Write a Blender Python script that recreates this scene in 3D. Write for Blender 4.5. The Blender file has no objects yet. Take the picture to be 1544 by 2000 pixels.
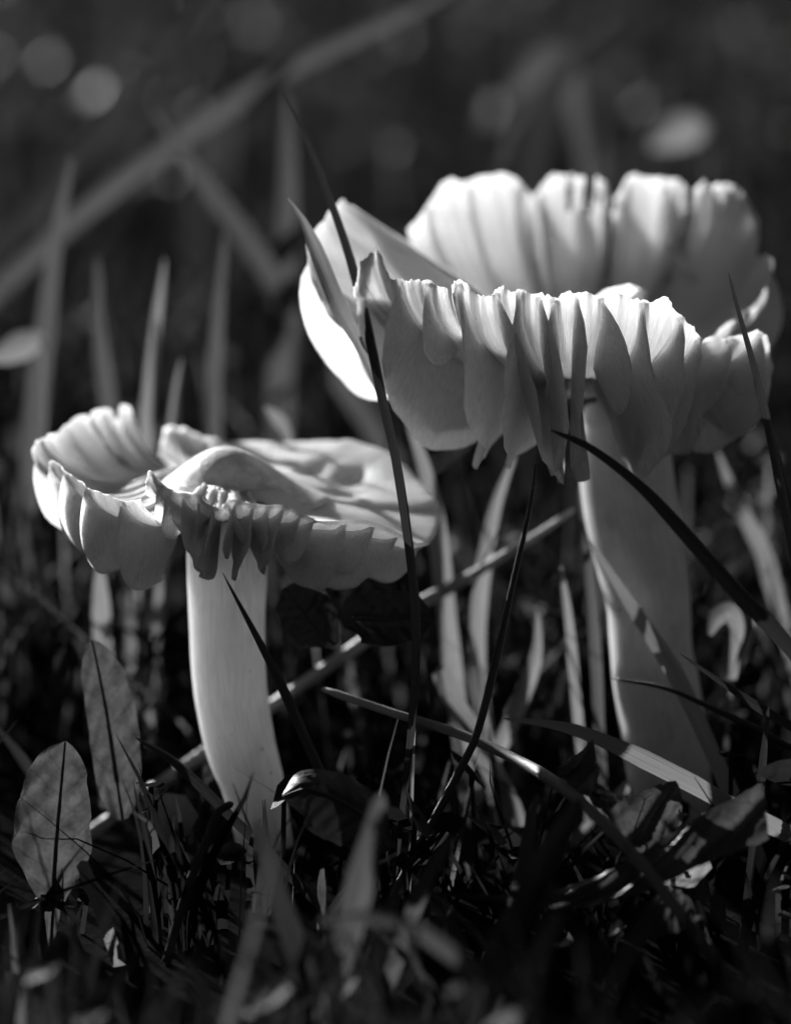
import bpy, math, random
import numpy as np
from mathutils import Vector

random.seed(7)
rng = np.random.default_rng(11)
SC = bpy.context.scene
COL = SC.collection

# ------------------------------------------------------------------ camera
U = 6.5e-5                       # metres that one photo pixel spans at the reference distance
LENS, SENS = 100.0, 36.0
D0 = 2000.0 / (SENS / LENS)      # reference distance in photo pixels (0.361 m)
PITCH = math.radians(13.0)
FWD = np.array([0, math.cos(PITCH), -math.sin(PITCH)])
UPV = np.array([0, math.sin(PITCH), math.cos(PITCH)])
RGT = np.array([1.0, 0, 0])
GROUND_Y = 1650.0                # photo row where the ground lies under the reference plane
_ref = FWD * D0 + UPV * (1000 - GROUND_Y)
CAM = np.array([0.0, -_ref[1], -_ref[2]])   # so that this ground point is the origin (pixels)


def P(px, py, d):
    """photo pixel + distance behind the reference plane (px units) -> world point in metres"""
    k = (D0 + d) / D0
    return (CAM + FWD * (D0 + d) + RGT * ((px - 772) * k) + UPV * ((1000 - py) * k)) * U


cam_data = bpy.data.cameras.new('camera')
cam = bpy.data.objects.new('camera', cam_data)
COL.objects.link(cam)
cam.location = Vector(CAM * U)
cam.rotation_euler = (math.pi / 2 - PITCH, 0, 0)
cam_data.sensor_fit = 'VERTICAL'
cam_data.sensor_height = SENS
cam_data.lens = LENS
cam_data.clip_start = 0.02
cam_data.clip_end = 200
cam_data.dof.use_dof = True
cam_data.dof.focus_distance = (D0 - 330) * U
cam_data.dof.aperture_fstop = 10.0
SC.camera = cam

# ------------------------------------------------------------------ light
SUN_DIR = Vector((-0.52, 0.79, 0.365)).normalized()      # towards the sun
world = bpy.data.worlds.new('World')
SC.world = world
world.use_nodes = True
nt = world.node_tree
sky = nt.nodes.new('ShaderNodeTexSky')
sky.sky_type = 'NISHITA'
sky.sun_disc = False
sky.air_density = 0.35
sky.dust_density = 0.0
sky.sun_elevation = math.asin(SUN_DIR.z)
sky.sun_rotation = math.atan2(SUN_DIR.x, SUN_DIR.y)
bw = nt.nodes.new('ShaderNodeSeparateColor')             # black-and-white through a red filter
nt.links.new(sky.outputs[0], bw.inputs[0])
bg = nt.nodes['Background']
nt.links.new(bw.outputs[0], bg.inputs['Color'])
bg.inputs['Strength'].default_value = 0.05

sun_data = bpy.data.lights.new('sun', 'SUN')
sun_data.energy = 5.0
sun_data.angle = math.radians(0.5)
sun = bpy.data.objects.new('sun', sun_data)
COL.objects.link(sun)
sun.rotation_euler = (-SUN_DIR).to_track_quat('-Z', 'Y').to_euler()
sun.location = (-1, 0.5, 1)

SC.view_settings.view_transform = 'Standard'
SC.view_settings.look = 'None'
SC.view_settings.exposure = 1.0
SC.view_settings.gamma = 1.0
SC.render.engine = 'CYCLES'
SC.cycles.use_denoising = True
SC.cycles.adaptive_threshold = 0.02
SC.cycles.max_bounces = 12
SC.cycles.diffuse_bounces = 8
SC.cycles.transmission_bounces = 6
SC.cycles.sample_clamp_indirect = 6.0


# ------------------------------------------------------------------ materials
def new_mat(name):
    m = bpy.data.materials.new(name)
    m.use_nodes = True
    t = m.node_tree
    return m, t, t.nodes['Principled BSDF'], t.nodes['Material Output']


def node(t, kind, **kw):
    n = t.nodes.new(kind)
    for k, v in kw.items():
        setattr(n, k, v)
    return n


def noise(t, scale, detail=4, rough=0.55, vec=None, dist=0.0):
    n = node(t, 'ShaderNodeTexNoise')
    n.inputs['Scale'].default_value = scale
    n.inputs['Detail'].default_value = detail
    n.inputs['Roughness'].default_value = rough
    n.inputs['Distortion'].default_value = dist
    if vec is not None:
        t.links.new(vec, n.inputs['Vector'])
    return n


def ramp(t, src, stops):
    r = node(t, 'ShaderNodeValToRGB')
    el = r.color_ramp.elements
    while len(el) < len(stops):
        el.new(0.5)
    for e, (p, v) in zip(el, stops):
        e.position = p
        e.color = (v, v, v, 1)
    t.links.new(src, r.inputs[0])
    return r


def bump(t, src, dist, strength=1.0, prev=None):
    b = node(t, 'ShaderNodeBump')
    b.inputs['Distance'].default_value = dist
    b.inputs['Strength'].default_value = strength
    t.links.new(src, b.inputs['Height'])
    if prev is not None:
        t.links.new(prev, b.inputs['Normal'])
    return b


def flesh_mat(name, lo, hi, sss, coarse=160.0, spot=None, fine=0.00009, through=0.0, weight=1.0, thick_centre=False, wrinkle=0.0004, grain=(26, 3.0), specks=False):
    m, t, p, out = new_mat(name)
    tc = node(t, 'ShaderNodeTexCoord')
    n1 = noise(t, coarse, 5, 0.6, tc.outputs['Object'])
    r1 = ramp(t, n1.outputs[0], [(0.3, lo), (0.65, hi)])
    col = r1.outputs[0]
    t.links.new(col, p.inputs['Base Color'])
    # fine wrinkles that run across the gills, tiny pits
    uvm = node(t, 'ShaderNodeMapping')
    uvm.inputs['Scale'].default_value = (grain[0], grain[1], 1)
    t.links.new(tc.outputs['UV'], uvm.inputs[0])
    n2 = noise(t, 3.0, 3, 0.5, uvm.outputs[0], 0.6)
    n3 = noise(t, 1500, 3, 0.6, tc.outputs['Object'])
    fr = ramp(t, n2.outputs[0], [(0.3, 0.86), (0.6, 1.0)])
    mf = node(t, 'ShaderNodeMix', data_type='RGBA', blend_type='MULTIPLY')
    mf.inputs['Factor'].default_value = 1.0
    t.links.new(col, mf.inputs['A'])
    t.links.new(fr.outputs[0], mf.inputs['B'])
    col = mf.outputs['Result']
    if specks:                      # crumbs of soil and bruises
        n4 = noise(t, 900, 2, 0.5, tc.outputs['Object'])
        sr = ramp(t, n4.outputs[0], [(0.73, 1.0), (0.78, 0.35)])
        ms = node(t, 'ShaderNodeMix', data_type='RGBA', blend_type='MULTIPLY')
        ms.inputs['Factor'].default_value = 1.0
        t.links.new(col, ms.inputs['A'])
        t.links.new(sr.outputs[0], ms.inputs['B'])
        col = ms.outputs['Result']
    t.links.new(col, p.inputs['Base Color'])
    b1 = bump(t, n2.outputs[0], wrinkle, 0.9)
    b2 = bump(t, n3.outputs[0], fine, 0.7, b1.outputs[0])
    t.links.new(b2.outputs[0], p.inputs['Normal'])
    p.inputs['Roughness'].default_value = 0.42
    p.inputs['Specular IOR Level'].default_value = 0.35
    p.inputs['Subsurface Weight'].default_value = weight
    p.inputs['Subsurface Radius'].default_value = (1, 1, 1)
    p.inputs['Subsurface Scale'].default_value = sss
    p.subsurface_method = 'RANDOM_WALK'
    if through:                     # thin flesh lets daylight through
        tr = node(t, 'ShaderNodeBsdfTranslucent')
        t.links.new(col, tr.inputs['Color'])
        t.links.new(b2.outputs[0], tr.inputs['Normal'])
        mx = node(t, 'ShaderNodeMixShader')
        mx.inputs[0].default_value = through
        if thick_centre:            # the flesh is thick in the middle of the cap, thin at the rim
            sx = node(t, 'ShaderNodeSeparateXYZ')
            t.links.new(tc.outputs['UV'], sx.inputs[0])
            rc = ramp(t, sx.outputs[0], [(0.40, 0.04), (0.74, through)])
            t.links.new(rc.outputs[0], mx.inputs[0])
        t.links.new(p.outputs[0], mx.inputs[1])
        t.links.new(tr.outputs[0], mx.inputs[2])
        t.links.new(mx.outputs[0], out.inputs['Surface'])
    return m


M_FLESH = flesh_mat('waxy_white_flesh', 0.76, 0.88, 0.0032, through=0.36, thick_centre=True, grain=(2.5, 22), specks=True)
M_GILL = flesh_mat('white_gill', 0.95, 0.985, 0.005, through=0.5)
M_STEM = flesh_mat('white_stem', 0.66, 0.80, 0.0030, 220, wrinkle=0.00025, fine=0.00004, grain=(1.6, 30), specks=True)
M_STEM_LIT = flesh_mat('lit_white_stem', 0.84, 0.92, 0.0100, 220, wrinkle=0.00025, fine=0.00004, grain=(1.6, 30), specks=True)  # lighter copy for the small stem: its stronger light is put into the colour
M_CAPTOP = flesh_mat('mottled_cap_skin', 0.36, 0.92, 0.0035, 330, fine=0.00016, weight=0.75)


def leaf_mat(name, base, trans, gloss_rough, stripes=0.0, mottle=0.0, spec=0.5, attr=False, mscale=900.0, veins=False):
    """thin leaf: reflects, lets light through, carries lengthwise veins (u across, v along)"""
    m, t, p, out = new_mat(name)
    tc = node(t, 'ShaderNodeTexCoord')
    mp = node(t, 'ShaderNodeMapping')
    mp.inputs['Scale'].default_value = (14, 0.7, 1)
    t.links.new(tc.outputs['UV'], mp.inputs[0])
    n1 = noise(t, 1.6, 4, 0.6, mp.outputs[0])
    rr = ramp(t, n1.outputs[0], [(0.32, 1.0 - stripes), (0.62, 1.0 + 0.0)])
    n2 = noise(t, mscale, 4, 0.65, tc.outputs['Object'])
    r2 = ramp(t, n2.outputs[0], [(0.3, 1.0 - mottle), (0.7, 1.0)])
    mul = node(t, 'ShaderNodeMath', operation='MULTIPLY')
    t.links.new(rr.outputs[0], mul.inputs[0])
    t.links.new(r2.outputs[0], mul.inputs[1])
    src = mul.outputs[0]
    if veins:                       # side veins branching from the midrib
        sp_ = node(t, 'ShaderNodeSeparateXYZ')
        t.links.new(tc.outputs['UV'], sp_.inputs[0])

        def mth(op, a, b):
            k = node(t, 'ShaderNodeMath', operation=op)
            for i_, v_ in enumerate((a, b)):
                if isinstance(v_, (int, float)):
                    k.inputs[i_].default_value = v_
                else:
                    t.links.new(v_, k.inputs[i_])
            return k.outputs[0]
        q = mth('ABSOLUTE', mth('SUBTRACT', sp_.outputs[0], 0.5), 0)
        nz = mth('MULTIPLY', n2.outputs[0], 0.5)
        ph = mth('ADD', mth('ADD', mth('MULTIPLY', sp_.outputs[1], 4.0), mth('MULTIPLY', q, 2.2)), nz)
        tri = mth('ABSOLUTE', mth('SUBTRACT', mth('FRACT', ph, 0), 0.5), 0)
        vr = ramp(t, tri, [(0.0, 0.74), (0.09, 1.0)])
        src = mth('MULTIPLY', src, vr.outputs[0])
    if attr:
        at = node(t, 'ShaderNodeAttribute', attribute_name='tone')
        mm = node(t, 'ShaderNodeMath', operation='MULTIPLY')
        t.links.new(src, mm.inputs[0])
        t.links.new(at.outputs['Fac'], mm.inputs[1])
        src = mm.outputs[0]
    mb = node(t, 'ShaderNodeMath', operation='MULTIPLY')
    mb.inputs[1].default_value = base
    t.links.new(src, mb.inputs[0])
    mt = node(t, 'ShaderNodeMath', operation='MULTIPLY')
    mt.inputs[1].default_value = trans
    t.links.new(src, mt.inputs[0])
    t.links.new(mb.outputs[0], p.inputs['Base Color'])
    p.inputs['Roughness'].default_value = gloss_rough
    p.inputs['Specular IOR Level'].default_value = spec
    bp = bump(t, n1.outputs[0], 0.00012, 0.7)
    bp2 = bump(t, n2.outputs[0], 0.00006, 0.6, bp.outputs[0])
    t.links.new(bp2.outputs[0], p.inputs['Normal'])
    tr = node(t, 'ShaderNodeBsdfTranslucent')
    t.links.new(mt.outputs[0], tr.inputs['Color'])
    ad = node(t, 'ShaderNodeAddShader')
    t.links.new(p.outputs[0], ad.inputs[0])
    t.links.new(tr.outputs[0], ad.inputs[1])
    t.links.new(ad.outputs[0], out.inputs['Surface'])
    return m


M_BLADE = leaf_mat('fresh_grass_blade', 0.028, 0.045, 0.40, 0.55, spec=0.25)
M_DARK = leaf_mat('dark_grass_blade', 0.018, 0.012, 0.30, 0.5, spec=0.4)
M_FILM = leaf_mat('bleached_grass_blade', 0.34, 0.10, 0.5, 0.5)
M_PALE = leaf_mat('pale_grass_blade', 0.13, 0.12, 0.45, 0.45)  # light grass tone; on some blades it stands in for sunlight
M_LEAF = leaf_mat('dandelion_leaf', 0.024, 0.046, 0.38, 0.0, 0.7, mscale=420, veins=True)
M_RIB = leaf_mat('leaf_midrib', 0.025, 0.04, 0.5)
M_LEAFD = leaf_mat('dark_leaf', 0.015, 0.006, 0.4, 0.0, 0.5, mscale=1500)
M_STUFF = leaf_mat('meadow_grass', 0.010, 0.013, 0.48, 0.3, spec=0.0, attr=True)
M_UNDER = leaf_mat('undergrowth_leaf', 0.012, 0.017, 0.5, 0.0, 0.3, spec=0.04, attr=True)

M_SOIL, _t, _p, _o = new_mat('dark_soil')
_tc = node(_t, 'ShaderNodeTexCoord')
_n = noise(_t, 90, 6, 0.65, _tc.outputs['Object'])
_r = ramp(_t, _n.outputs[0], [(0.3, 0.004), (0.7, 0.014)])
_t.links.new(_r.outputs[0], _p.inputs['Base Color'])
_p.inputs['Roughness'].default_value = 0.9
_p.inputs['Specular IOR Level'].default_value = 0.0
_b = bump(_t, _n.outputs[0], 0.0012)
_t.links.new(_b.outputs[0], _p.inputs['Normal'])


# ------------------------------------------------------------------ mesh helpers
def link_mesh(name, verts, faces, mat, parent=None, uvs=None, smooth=True, tone=None):
    me = bpy.data.meshes.new(name)
    me.from_pydata([tuple(map(float, v)) for v in verts], [], faces)
    if uvs is not None:
        lay = me.uv_layers.new(name='UVMap')
        idx = np.empty(len(me.loops), dtype=np.int32)
        me.loops.foreach_get('vertex_index', idx)
        lay.data.foreach_set('uv', np.asarray(uvs, dtype=np.float32)[idx].ravel())
    if tone is not None:
        a = me.attributes.new('tone', 'FLOAT', 'POINT')
        a.data.foreach_set('value', np.asarray(tone, dtype=np.float32))
    if smooth:
        me.polygons.foreach_set('use_smooth', [True] * len(me.polygons))
    me.materials.append(mat)
    me.update()
    o = bpy.data.objects.new(name, me)
    COL.objects.link(o)
    if parent is not None:
        o.parent = parent
        o.matrix_parent_inverse = parent.matrix_world.inverted()
    return o


def tag(o, label, cat, group=None):
    o['label'] = label
    o['category'] = cat
    if group:
        o['group'] = group
    return o


def empty(name, loc):
    o = bpy.data.objects.new(name, None)
    COL.objects.link(o)
    o.location = Vector(loc)
    o.empty_display_size = 0.01
    bpy.context.view_layer.update()
    return o


def catmull(pts, n):
    """n points, evenly spread over the control polyline"""
    p = np.asarray(pts, float)
    seg = np.linalg.norm(np.diff(p[:, :3], axis=0), axis=1)
    s = np.concatenate([[0], np.cumsum(np.sqrt(seg + 1e-12))])
    s /= s[-1]
    out = []
    for x in np.linspace(0, 1, n):
        i = min(max(np.searchsorted(s, x, 'right') - 1, 0), len(p) - 2)
        f = (x - s[i]) / (s[i + 1] - s[i])
        p0 = p[i - 1] if i > 0 else 2 * p[i] - p[i + 1]
        p1, p2 = p[i], p[i + 1]
        p3 = p[i + 2] if i + 2 < len(p) else 2 * p[i + 1] - p[i]
        out.append(0.5 * (2 * p1 + (p2 - p0) * f + (2 * p0 - 5 * p1 + 4 * p2 - p3) * f * f + (3 * p1 - p0 - 3 * p2 + p3) * f ** 3))
    return np.array(out)


def unit(v):
    return v / (np.linalg.norm(v, axis=-1, keepdims=True) + 1e-12)


def wob(x, seed, octaves=4):
    r = np.random.default_rng(seed)
    y = np.zeros_like(np.asarray(x, float))
    for k in range(octaves):
        f = 2.0 ** k
        y += np.sin(np.asarray(x) * f * r.uniform(2.2, 3.8) * math.pi + r.uniform(0, 6.28)) / f
    return y / 1.6


def grid_faces(nu, nv, off=0, flip=False, close=False):
    f = []
    for i in range(nu - 1 + (1 if close else 0)):
        for j in range(nv - 1):
            i2 = (i + 1) % nu
            q = (off + i * nv + j, off + i2 * nv + j, off + i2 * nv + j + 1, off + i * nv + j + 1)
            f.append(q[::-1] if flip else q)
    return f


def solid_sheet(A, B, skip=None):
    """closed solid between two (nu,nv,3) grids; skip = set of (i,j) cells left open (walled)"""
    nu, nv = A.shape[:2]
    verts = np.concatenate([A.reshape(-1, 3), B.reshape(-1, 3)])
    n = nu * nv
    faces = []
    skip = skip or set()
    cell = lambda i, j: 0 <= i < nu - 1 and 0 <= j < nv - 1 and (i, j) not in skip
    vid = lambda i, j: i * nv + j
    for i in range(nu - 1):
        for j in range(nv - 1):
            if not cell(i, j):
                continue
            a, b, c, d = vid(i, j), vid(i + 1, j), vid(i + 1, j + 1), vid(i, j + 1)
            faces.append((a, b, c, d))
            faces.append((d + n, c + n, b + n, a + n))
            if not cell(i, j - 1):
                faces.append((b, a, a + n, b + n))
            if not cell(i, j + 1):
                faces.append((d, c, c + n, d + n))
            if not cell(i - 1, j):
                faces.append((a, d, d + n, a + n))
            if not cell(i + 1, j):
                faces.append((c, b, b + n, c + n))
    return verts, faces


# ------------------------------------------------------------------ ground
gn = 90
xs = np.concatenate([[-60, -20, -6], np.linspace(-2, 2, gn), [6, 20, 60]])
ys = np.concatenate([[-60, -15, -4], np.linspace(-1.0, 5, gn), [9, 25, 80]])
GX, GY = np.meshgrid(xs, ys, indexing='ij')
GZ = 0.003 * np.sin(GX * 9 + 1) * np.sin(GY * 7) - 0.003
gv = np.stack([GX, GY, GZ], -1).reshape(-1, 3)
ground = link_mesh('ground', gv, grid_faces(len(xs), len(ys)), M_SOIL)
ground['kind'] = 'structure'


# ------------------------------------------------------------------ mushrooms
def tube(name, stations, mat, parent, n=40, seed=1, amp=0.02):
    """stations: (px, py, d, width)"""
    st = catmull([tuple(P(a, b, d)) + (w * (D0 + d) / D0 * U,) for a, b, d, w in stations], 60)
    c, w = st[:, :3], st[:, 3]
    tan = unit(np.gradient(c, axis=0))
    sx = unit(np.cross(tan, np.array([0, 1.0, 0])))
    sy = np.cross(sx, tan)
    verts, uv = [], []
    for i in range(len(c)):
        for k in range(n):
            a = 2 * math.pi * k / n
            rr = w[i] / 2 * (1 + amp * wob(i / 60 * 2 + 0.6 * math.sin(a), seed) + amp * 0.8 * math.sin(3 * a + i * 0.06))
            verts.append(c[i] + rr * (math.cos(a) * sx[i] + math.sin(a) * sy[i]))
            uv.append((i / 60 * 3, k / n))
    m = len(c)
    faces = []
    for i in range(m - 1):
        for k in range(n):
            k2 = (k + 1) % n
            faces.append((i * n + k, i * n + k2, (i + 1) * n + k2, (i + 1) * n + k))
    faces.append(tuple(range(n))[::-1])
    faces.append(tuple(range((m - 1) * n, m * n)))
    return link_mesh(name, verts, faces, mat, parent, uv)


class Petal:
    """one torn lobe of a cap: flesh between the cap's centre and a rim given as photo points"""

    def __init__(self, C, rim, H, hu, ka, kb, th0, th1, pleat=0.0, npleat=3, seed=0, jag=4.0, dents=(), nu=None, nv=22, tmin=0.10, hole=None, curl=0.0):
        R = np.array([P(*r) for r in rim])
        length = np.linalg.norm(np.diff(R, axis=0), axis=1).sum() / U
        nu = nu or max(16, int(length / 5))
        R = catmull(R, nu)
        u = np.linspace(0, 1, nu)
        tp = tmin + (1 - tmin) * np.linspace(0, 1, nv)
        span = lambda q: (q[0] + (q[1] - q[0]) * u ** 1.5 if isinstance(q, tuple) else np.full(nu, q))[:, None]
        hor = 1 - (1 - tp)[None] ** span(ka)
        ver = tp[None] ** span(kb)
        Cw = np.asarray(C)
        base = Cw - np.array([0, 0, H * U])
        self.hubz = base[2]
        jit = jag * U * (0.8 * wob(u * length / 120, seed + 5, 5) + 0.22 * rng.normal(0, 1, nu))
        S = np.zeros((nu, nv, 3))
        for j in range(nv):
            S[:, j, :2] = base[:2] + (R[:, :2] - base[:2]) * hor[:, j:j + 1]
            S[:, j, 2] = base[2] + (R[:, 2] - base[2]) * ver[:, j] + H * U * math.exp(-(tp[j] / hu) ** 2)
        # ragged rim
        dirr = unit(S[:, -1] - S[:, -3])
        for j in range(nv):
            S[:, j] += dirr * (jit * max(0, (tp[j] - 0.8) / 0.2) ** 2)[:, None]
        self.S, self.u, self.t = S, u, tp
        N = self.normals(S)
        if N[..., 2].mean() < 0:
            N = -N
            self.flip = True
        else:
            self.flip = False
        # pleats and dents along the normal
        disp = pleat * U * wob(u[:, None] * npleat * 0.75 + 0.12 * tp[None], seed + 2, 4) * 1.3 * (tp[None] ** 1.3)
        disp = disp + 1.6 * U * wob(u[:, None] * 3 + tp[None] * 1.7, seed + 9) * tp[None]
        if curl:
            disp = disp - curl * U * np.clip((tp[None] - 0.8) / 0.2, 0, 1) ** 2
        for (du, dt, su, st_, amp) in dents:
            disp = disp + amp * U * np.exp(-((u[:, None] - du) / su) ** 2 - ((tp[None] - dt) / st_) ** 2)
        S = S + N * disp[..., None]
        N = self.normals(S) * (-1 if self.flip else 1)
        th = (th0 + (th1 - th0) * tp ** 0.7) * U
        edge = np.minimum(1, 0.25 + np.minimum(np.arange(nu), np.arange(nu)[::-1]) / 5.0)
        self.S, self.N = S, N
        self.L = S - N * (th[None, :, None] * (edge[:, None] * np.minimum(1, 0.35 + (nv - 1 - np.arange(nv)) / 4.0)[None])[..., None])
        self.skip = set()
        if hole:
            hpx, ht0, rpx, rt = hole
            hu0 = self.u_at(hpx)
            ru = abs(self.u_at(hpx + rpx) - hu0)
            for i in range(nu - 1):
                for j in range(nv - 1):
                    if ((u[i] - hu0) / ru) ** 2 + ((tp[j] - ht0) / rt) ** 2 < 1 + 0.5 * math.sin(i * 2.3 + j):
                        self.skip.add((i, j))

    @staticmethod
    def normals(S):
        return unit(np.cross(np.gradient(S, axis=0), np.gradient(S, axis=1)))

    def build(self, mat, parent):
        A, B = self.S, self.L
        v, f = solid_sheet(A, B, self.skip)
        if self.flip:
            f = [q[::-1] for q in f]
        nu, nv = A.shape[:2]
        uv = np.stack(np.meshgrid(self.t, self.u * nu / 40, indexing='xy'), -1).reshape(-1, 2)
        uv = np.concatenate([uv, uv])
        return link_mesh('petal', v, f, mat, parent, uv)

    def u_at(self, px):
        q = self.S[:, -1] - CAM * U
        x = 772 + (q @ RGT) / (q @ FWD) * D0
        return float(self.u[np.argmin(np.abs(x - px))])

    def at(self, uu):
        x = uu * (len(self.u) - 1)
        i = min(int(x), len(self.u) - 2)
        f = x - i
        return (self.L[i] * (1 - f) + self.L[i + 1] * f, self.N[i] * (1 - f) + self.N[i + 1] * f,
                self.S[i] * (1 - f) + self.S[i + 1] * f)


def gill(pet, uu, dmax, t0, t1, parent, bend=0.0, twist=0.0, thick=7.0, seed=0, down=0.45, peak=0.5, power=0.85, fall=0.78, lift=3.0, rib=False):
    if uu > 1:
        uu = pet.u_at(uu)
    """a blade of flesh hanging from the underside of a petal along one radius"""
    Lc, Nc, Sc = pet.at(uu)
    ns, nvv = 26, 12
    tt = np.linspace(t0, t1, ns)
    base = np.stack([np.interp(tt, pet.t, Lc[:, k]) for k in range(3)], -1)
    nor = np.stack([np.interp(tt, pet.t, Nc[:, k]) for k in range(3)], -1)
    if rib:                         # gill raised through the flesh; sun on this added rib brightens the gill
        base = np.stack([np.interp(tt, pet.t, Sc[:, k]) for k in range(3)], -1) + nor * (2.5 * np.clip((1 - tt) / 0.2, 0.3, 1))[:, None] * U
    else:
        base = base + nor * lift * U
    out = unit(-nor * (1 - down) + np.array([0, 0, -1.0]) * down)
    rad = unit(np.gradient(base, axis=0))
    tang = unit(np.cross(out, rad))
    xo = np.clip((tt - peak) / (t1 - peak), 0, 1)
    D = np.where(tt >= peak, np.clip(1 - xo ** 2.0, 0, 1) ** power, 1 - fall * np.clip((peak - tt) / (peak - t0), 0, 1) ** 1.7)
    D = dmax * D * (1 + 0.03 * wob(tt * 1.5, seed, 3)) + 2
    v = np.linspace(0, 1, nvv)
    wv = 0.10 * wob(tt * 1.3 + seed, seed + 3, 3)
    mid = np.zeros((ns, nvv, 3))
    side = np.zeros((ns, nvv, 3))
    for j in range(nvv):
        lat = (bend * v[j] ** 1.6 + twist * v[j] * (tt - 0.5) + wv * v[j] * 0.8) * D
        mid[:, j] = base + out * (D * v[j] * U)[:, None] + tang * (lat * U)[:, None]
        side[:, j] = tang * (thick * U * ((1 - v[j]) ** 0.9 * 0.55 + 0.32 + 0.8 * math.exp(-v[j] / 0.10)) * (0.35 if j == nvv - 1 else 1))
    A, B = mid + side * 0.5, mid - side * 0.5
    vv, f = solid_sheet(A, B)
    uv = np.stack(np.meshgrid(v, tt * 2 + seed * 0.37, indexing='xy'), -1).reshape(-1, 2)
    uv = np.stack([uv[:, 1] * 0.6, uv[:, 0]], -1)
    uv = np.concatenate([uv, uv])
    return link_mesh('gill', vv, f, M_GILL, parent, uv)


def hub(C, H, hu, radius, mat, parent, drop=26):
    """the closed centre of the cap"""
    nr, na = 16, 48
    verts, faces, uv = [], [], []
    Cw = np.asarray(C)
    for s in (0, 1):
        for i in range(nr):
            t = i / (nr - 1)
            for k in range(na):
                a = 2 * math.pi * k / na
                rr = radius * t * (1 + 0.06 * math.sin(3 * a + 1) * t)
                z = -H * (1 - math.exp(-(t * radius / (hu)) ** 2)) - (drop * (1.05 - t ** 2) if s else 0) + 2.0 * math.sin(5 * a + 3 * t) * t
                verts.append(Cw + np.array([rr * math.cos(a), rr * math.sin(a), z]) * U)
                uv.append((t, k / na * 2))
    for s in (0, 1):
        o = s * nr * na
        for i in range(nr - 1):
            for k in range(na):
                q = (o + i * na + k, o + (i + 1) * na + k, o + (i + 1) * na + (k + 1) % na, o + i * na + (k + 1) % na)
                faces.append(q[::-1] if s else q)
    o0, o1 = (nr - 1) * na, nr * na + (nr - 1) * na
    for k in range(na):
        k2 = (k + 1) % na
        faces.append((o0 + k, o1 + k, o1 + k2, o0 + k2))
    return link_mesh('cap', verts, faces, mat, parent, uv)


# ---- large mushroom
big = empty('mushroom', P(1297, 1560, 100))
tag(big, 'large white mushroom with torn upturned petal-like cap on a smooth thick curved stem', 'mushroom')
tube('stem', [(1200, 785, 110, 120), (1207, 820, 105, 165), (1215, 870, 100, 182), (1232, 1000, 100, 186), (1252, 1100, 100, 176), (1265, 1180, 100, 162),
              (1270, 1270, 100, 160), (1280, 1335, 100, 168), (1297, 1440, 100, 166), (1306, 1520, 100, 160), (1312, 1640, 100, 150)], M_STEM, big, seed=3, amp=0.012)
CB = P(1130, 700, 100)
capB = hub(CB - np.array([0, 0, 14 * U]), 8, 80, 110, M_FLESH, big, 60)
big_spec = dict(H=10, hu=0.3, ka=1.55, kb=2.1, th0=22, th1=8)
PB = {}


def bp(key, rim, **kw):
    a = dict(big_spec)
    a.update(kw)
    PB[key] = Petal(CB, rim, seed=len(PB) * 3 + 1, **a)
    PB[key].build(M_FLESH, capB)


bp('A', [(632, 600, -110), (610, 520, -60), (606, 470, 0), (632, 428, 80), (664, 394, 170), (690, 398, 230)], pleat=5, npleat=1.5, jag=3, ka=(1.6, 1.0), kb=(1.7, 0.95))
bp('B', [(803, 450, 400), (838, 405, 440), (868, 355, 470), (920, 352, 500), (970, 338, 520), (1010, 350, 530), (1036, 385, 537), (1042, 402, 542), (1050, 378, 545), (1062, 355, 546),
         (1090, 340, 550), (1150, 338, 550), (1178, 355, 550), (1190, 405, 545), (1195, 436, 540), (1202, 405, 540), (1214, 365, 540), (1236, 342, 535), (1300, 350, 520), (1326, 350, 512), (1338, 385, 505),
         (1345, 410, 500), (1350, 380, 490), (1364, 358, 480), (1392, 360, 460), (1440, 366, 420), (1464, 410, 380), (1472, 495, 330)],
   pleat=8, npleat=6.5, jag=5, curl=4, hole=(1138, 0.92, 30, 0.075))
bp('E2', [(1468, 500, 320), (1502, 508, 260), (1488, 585, 180), (1440, 620, 120), (1400, 640, 60)], pleat=4, npleat=1, jag=2)
bp('G', [(1362, 674, -70), (1385, 660, -100), (1440, 656, -125), (1478, 644, -130), (1498, 668, -110), (1503, 720, -60)], pleat=4, npleat=1.5, jag=5)
bp('F2', [(882, 575, -322), (886, 556, -326), (902, 552, -332), (950, 578, -348), (985, 562, -355), (1010, 564, -362), (1040, 576, -370), (1100, 572, -372), (1150, 574, -370),
          (1186, 570, -365), (1240, 584, -358), (1298, 585, -335), (1335, 622, -285), (1364, 662, -225)], pleat=5, npleat=8, jag=9)
bp('F1', [(692, 560, -175), (706, 512, -190), (742, 490, -212), (765, 545, -240), (822, 545, -288), (876, 562, -318)], pleat=5, npleat=2, jag=6)

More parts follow.
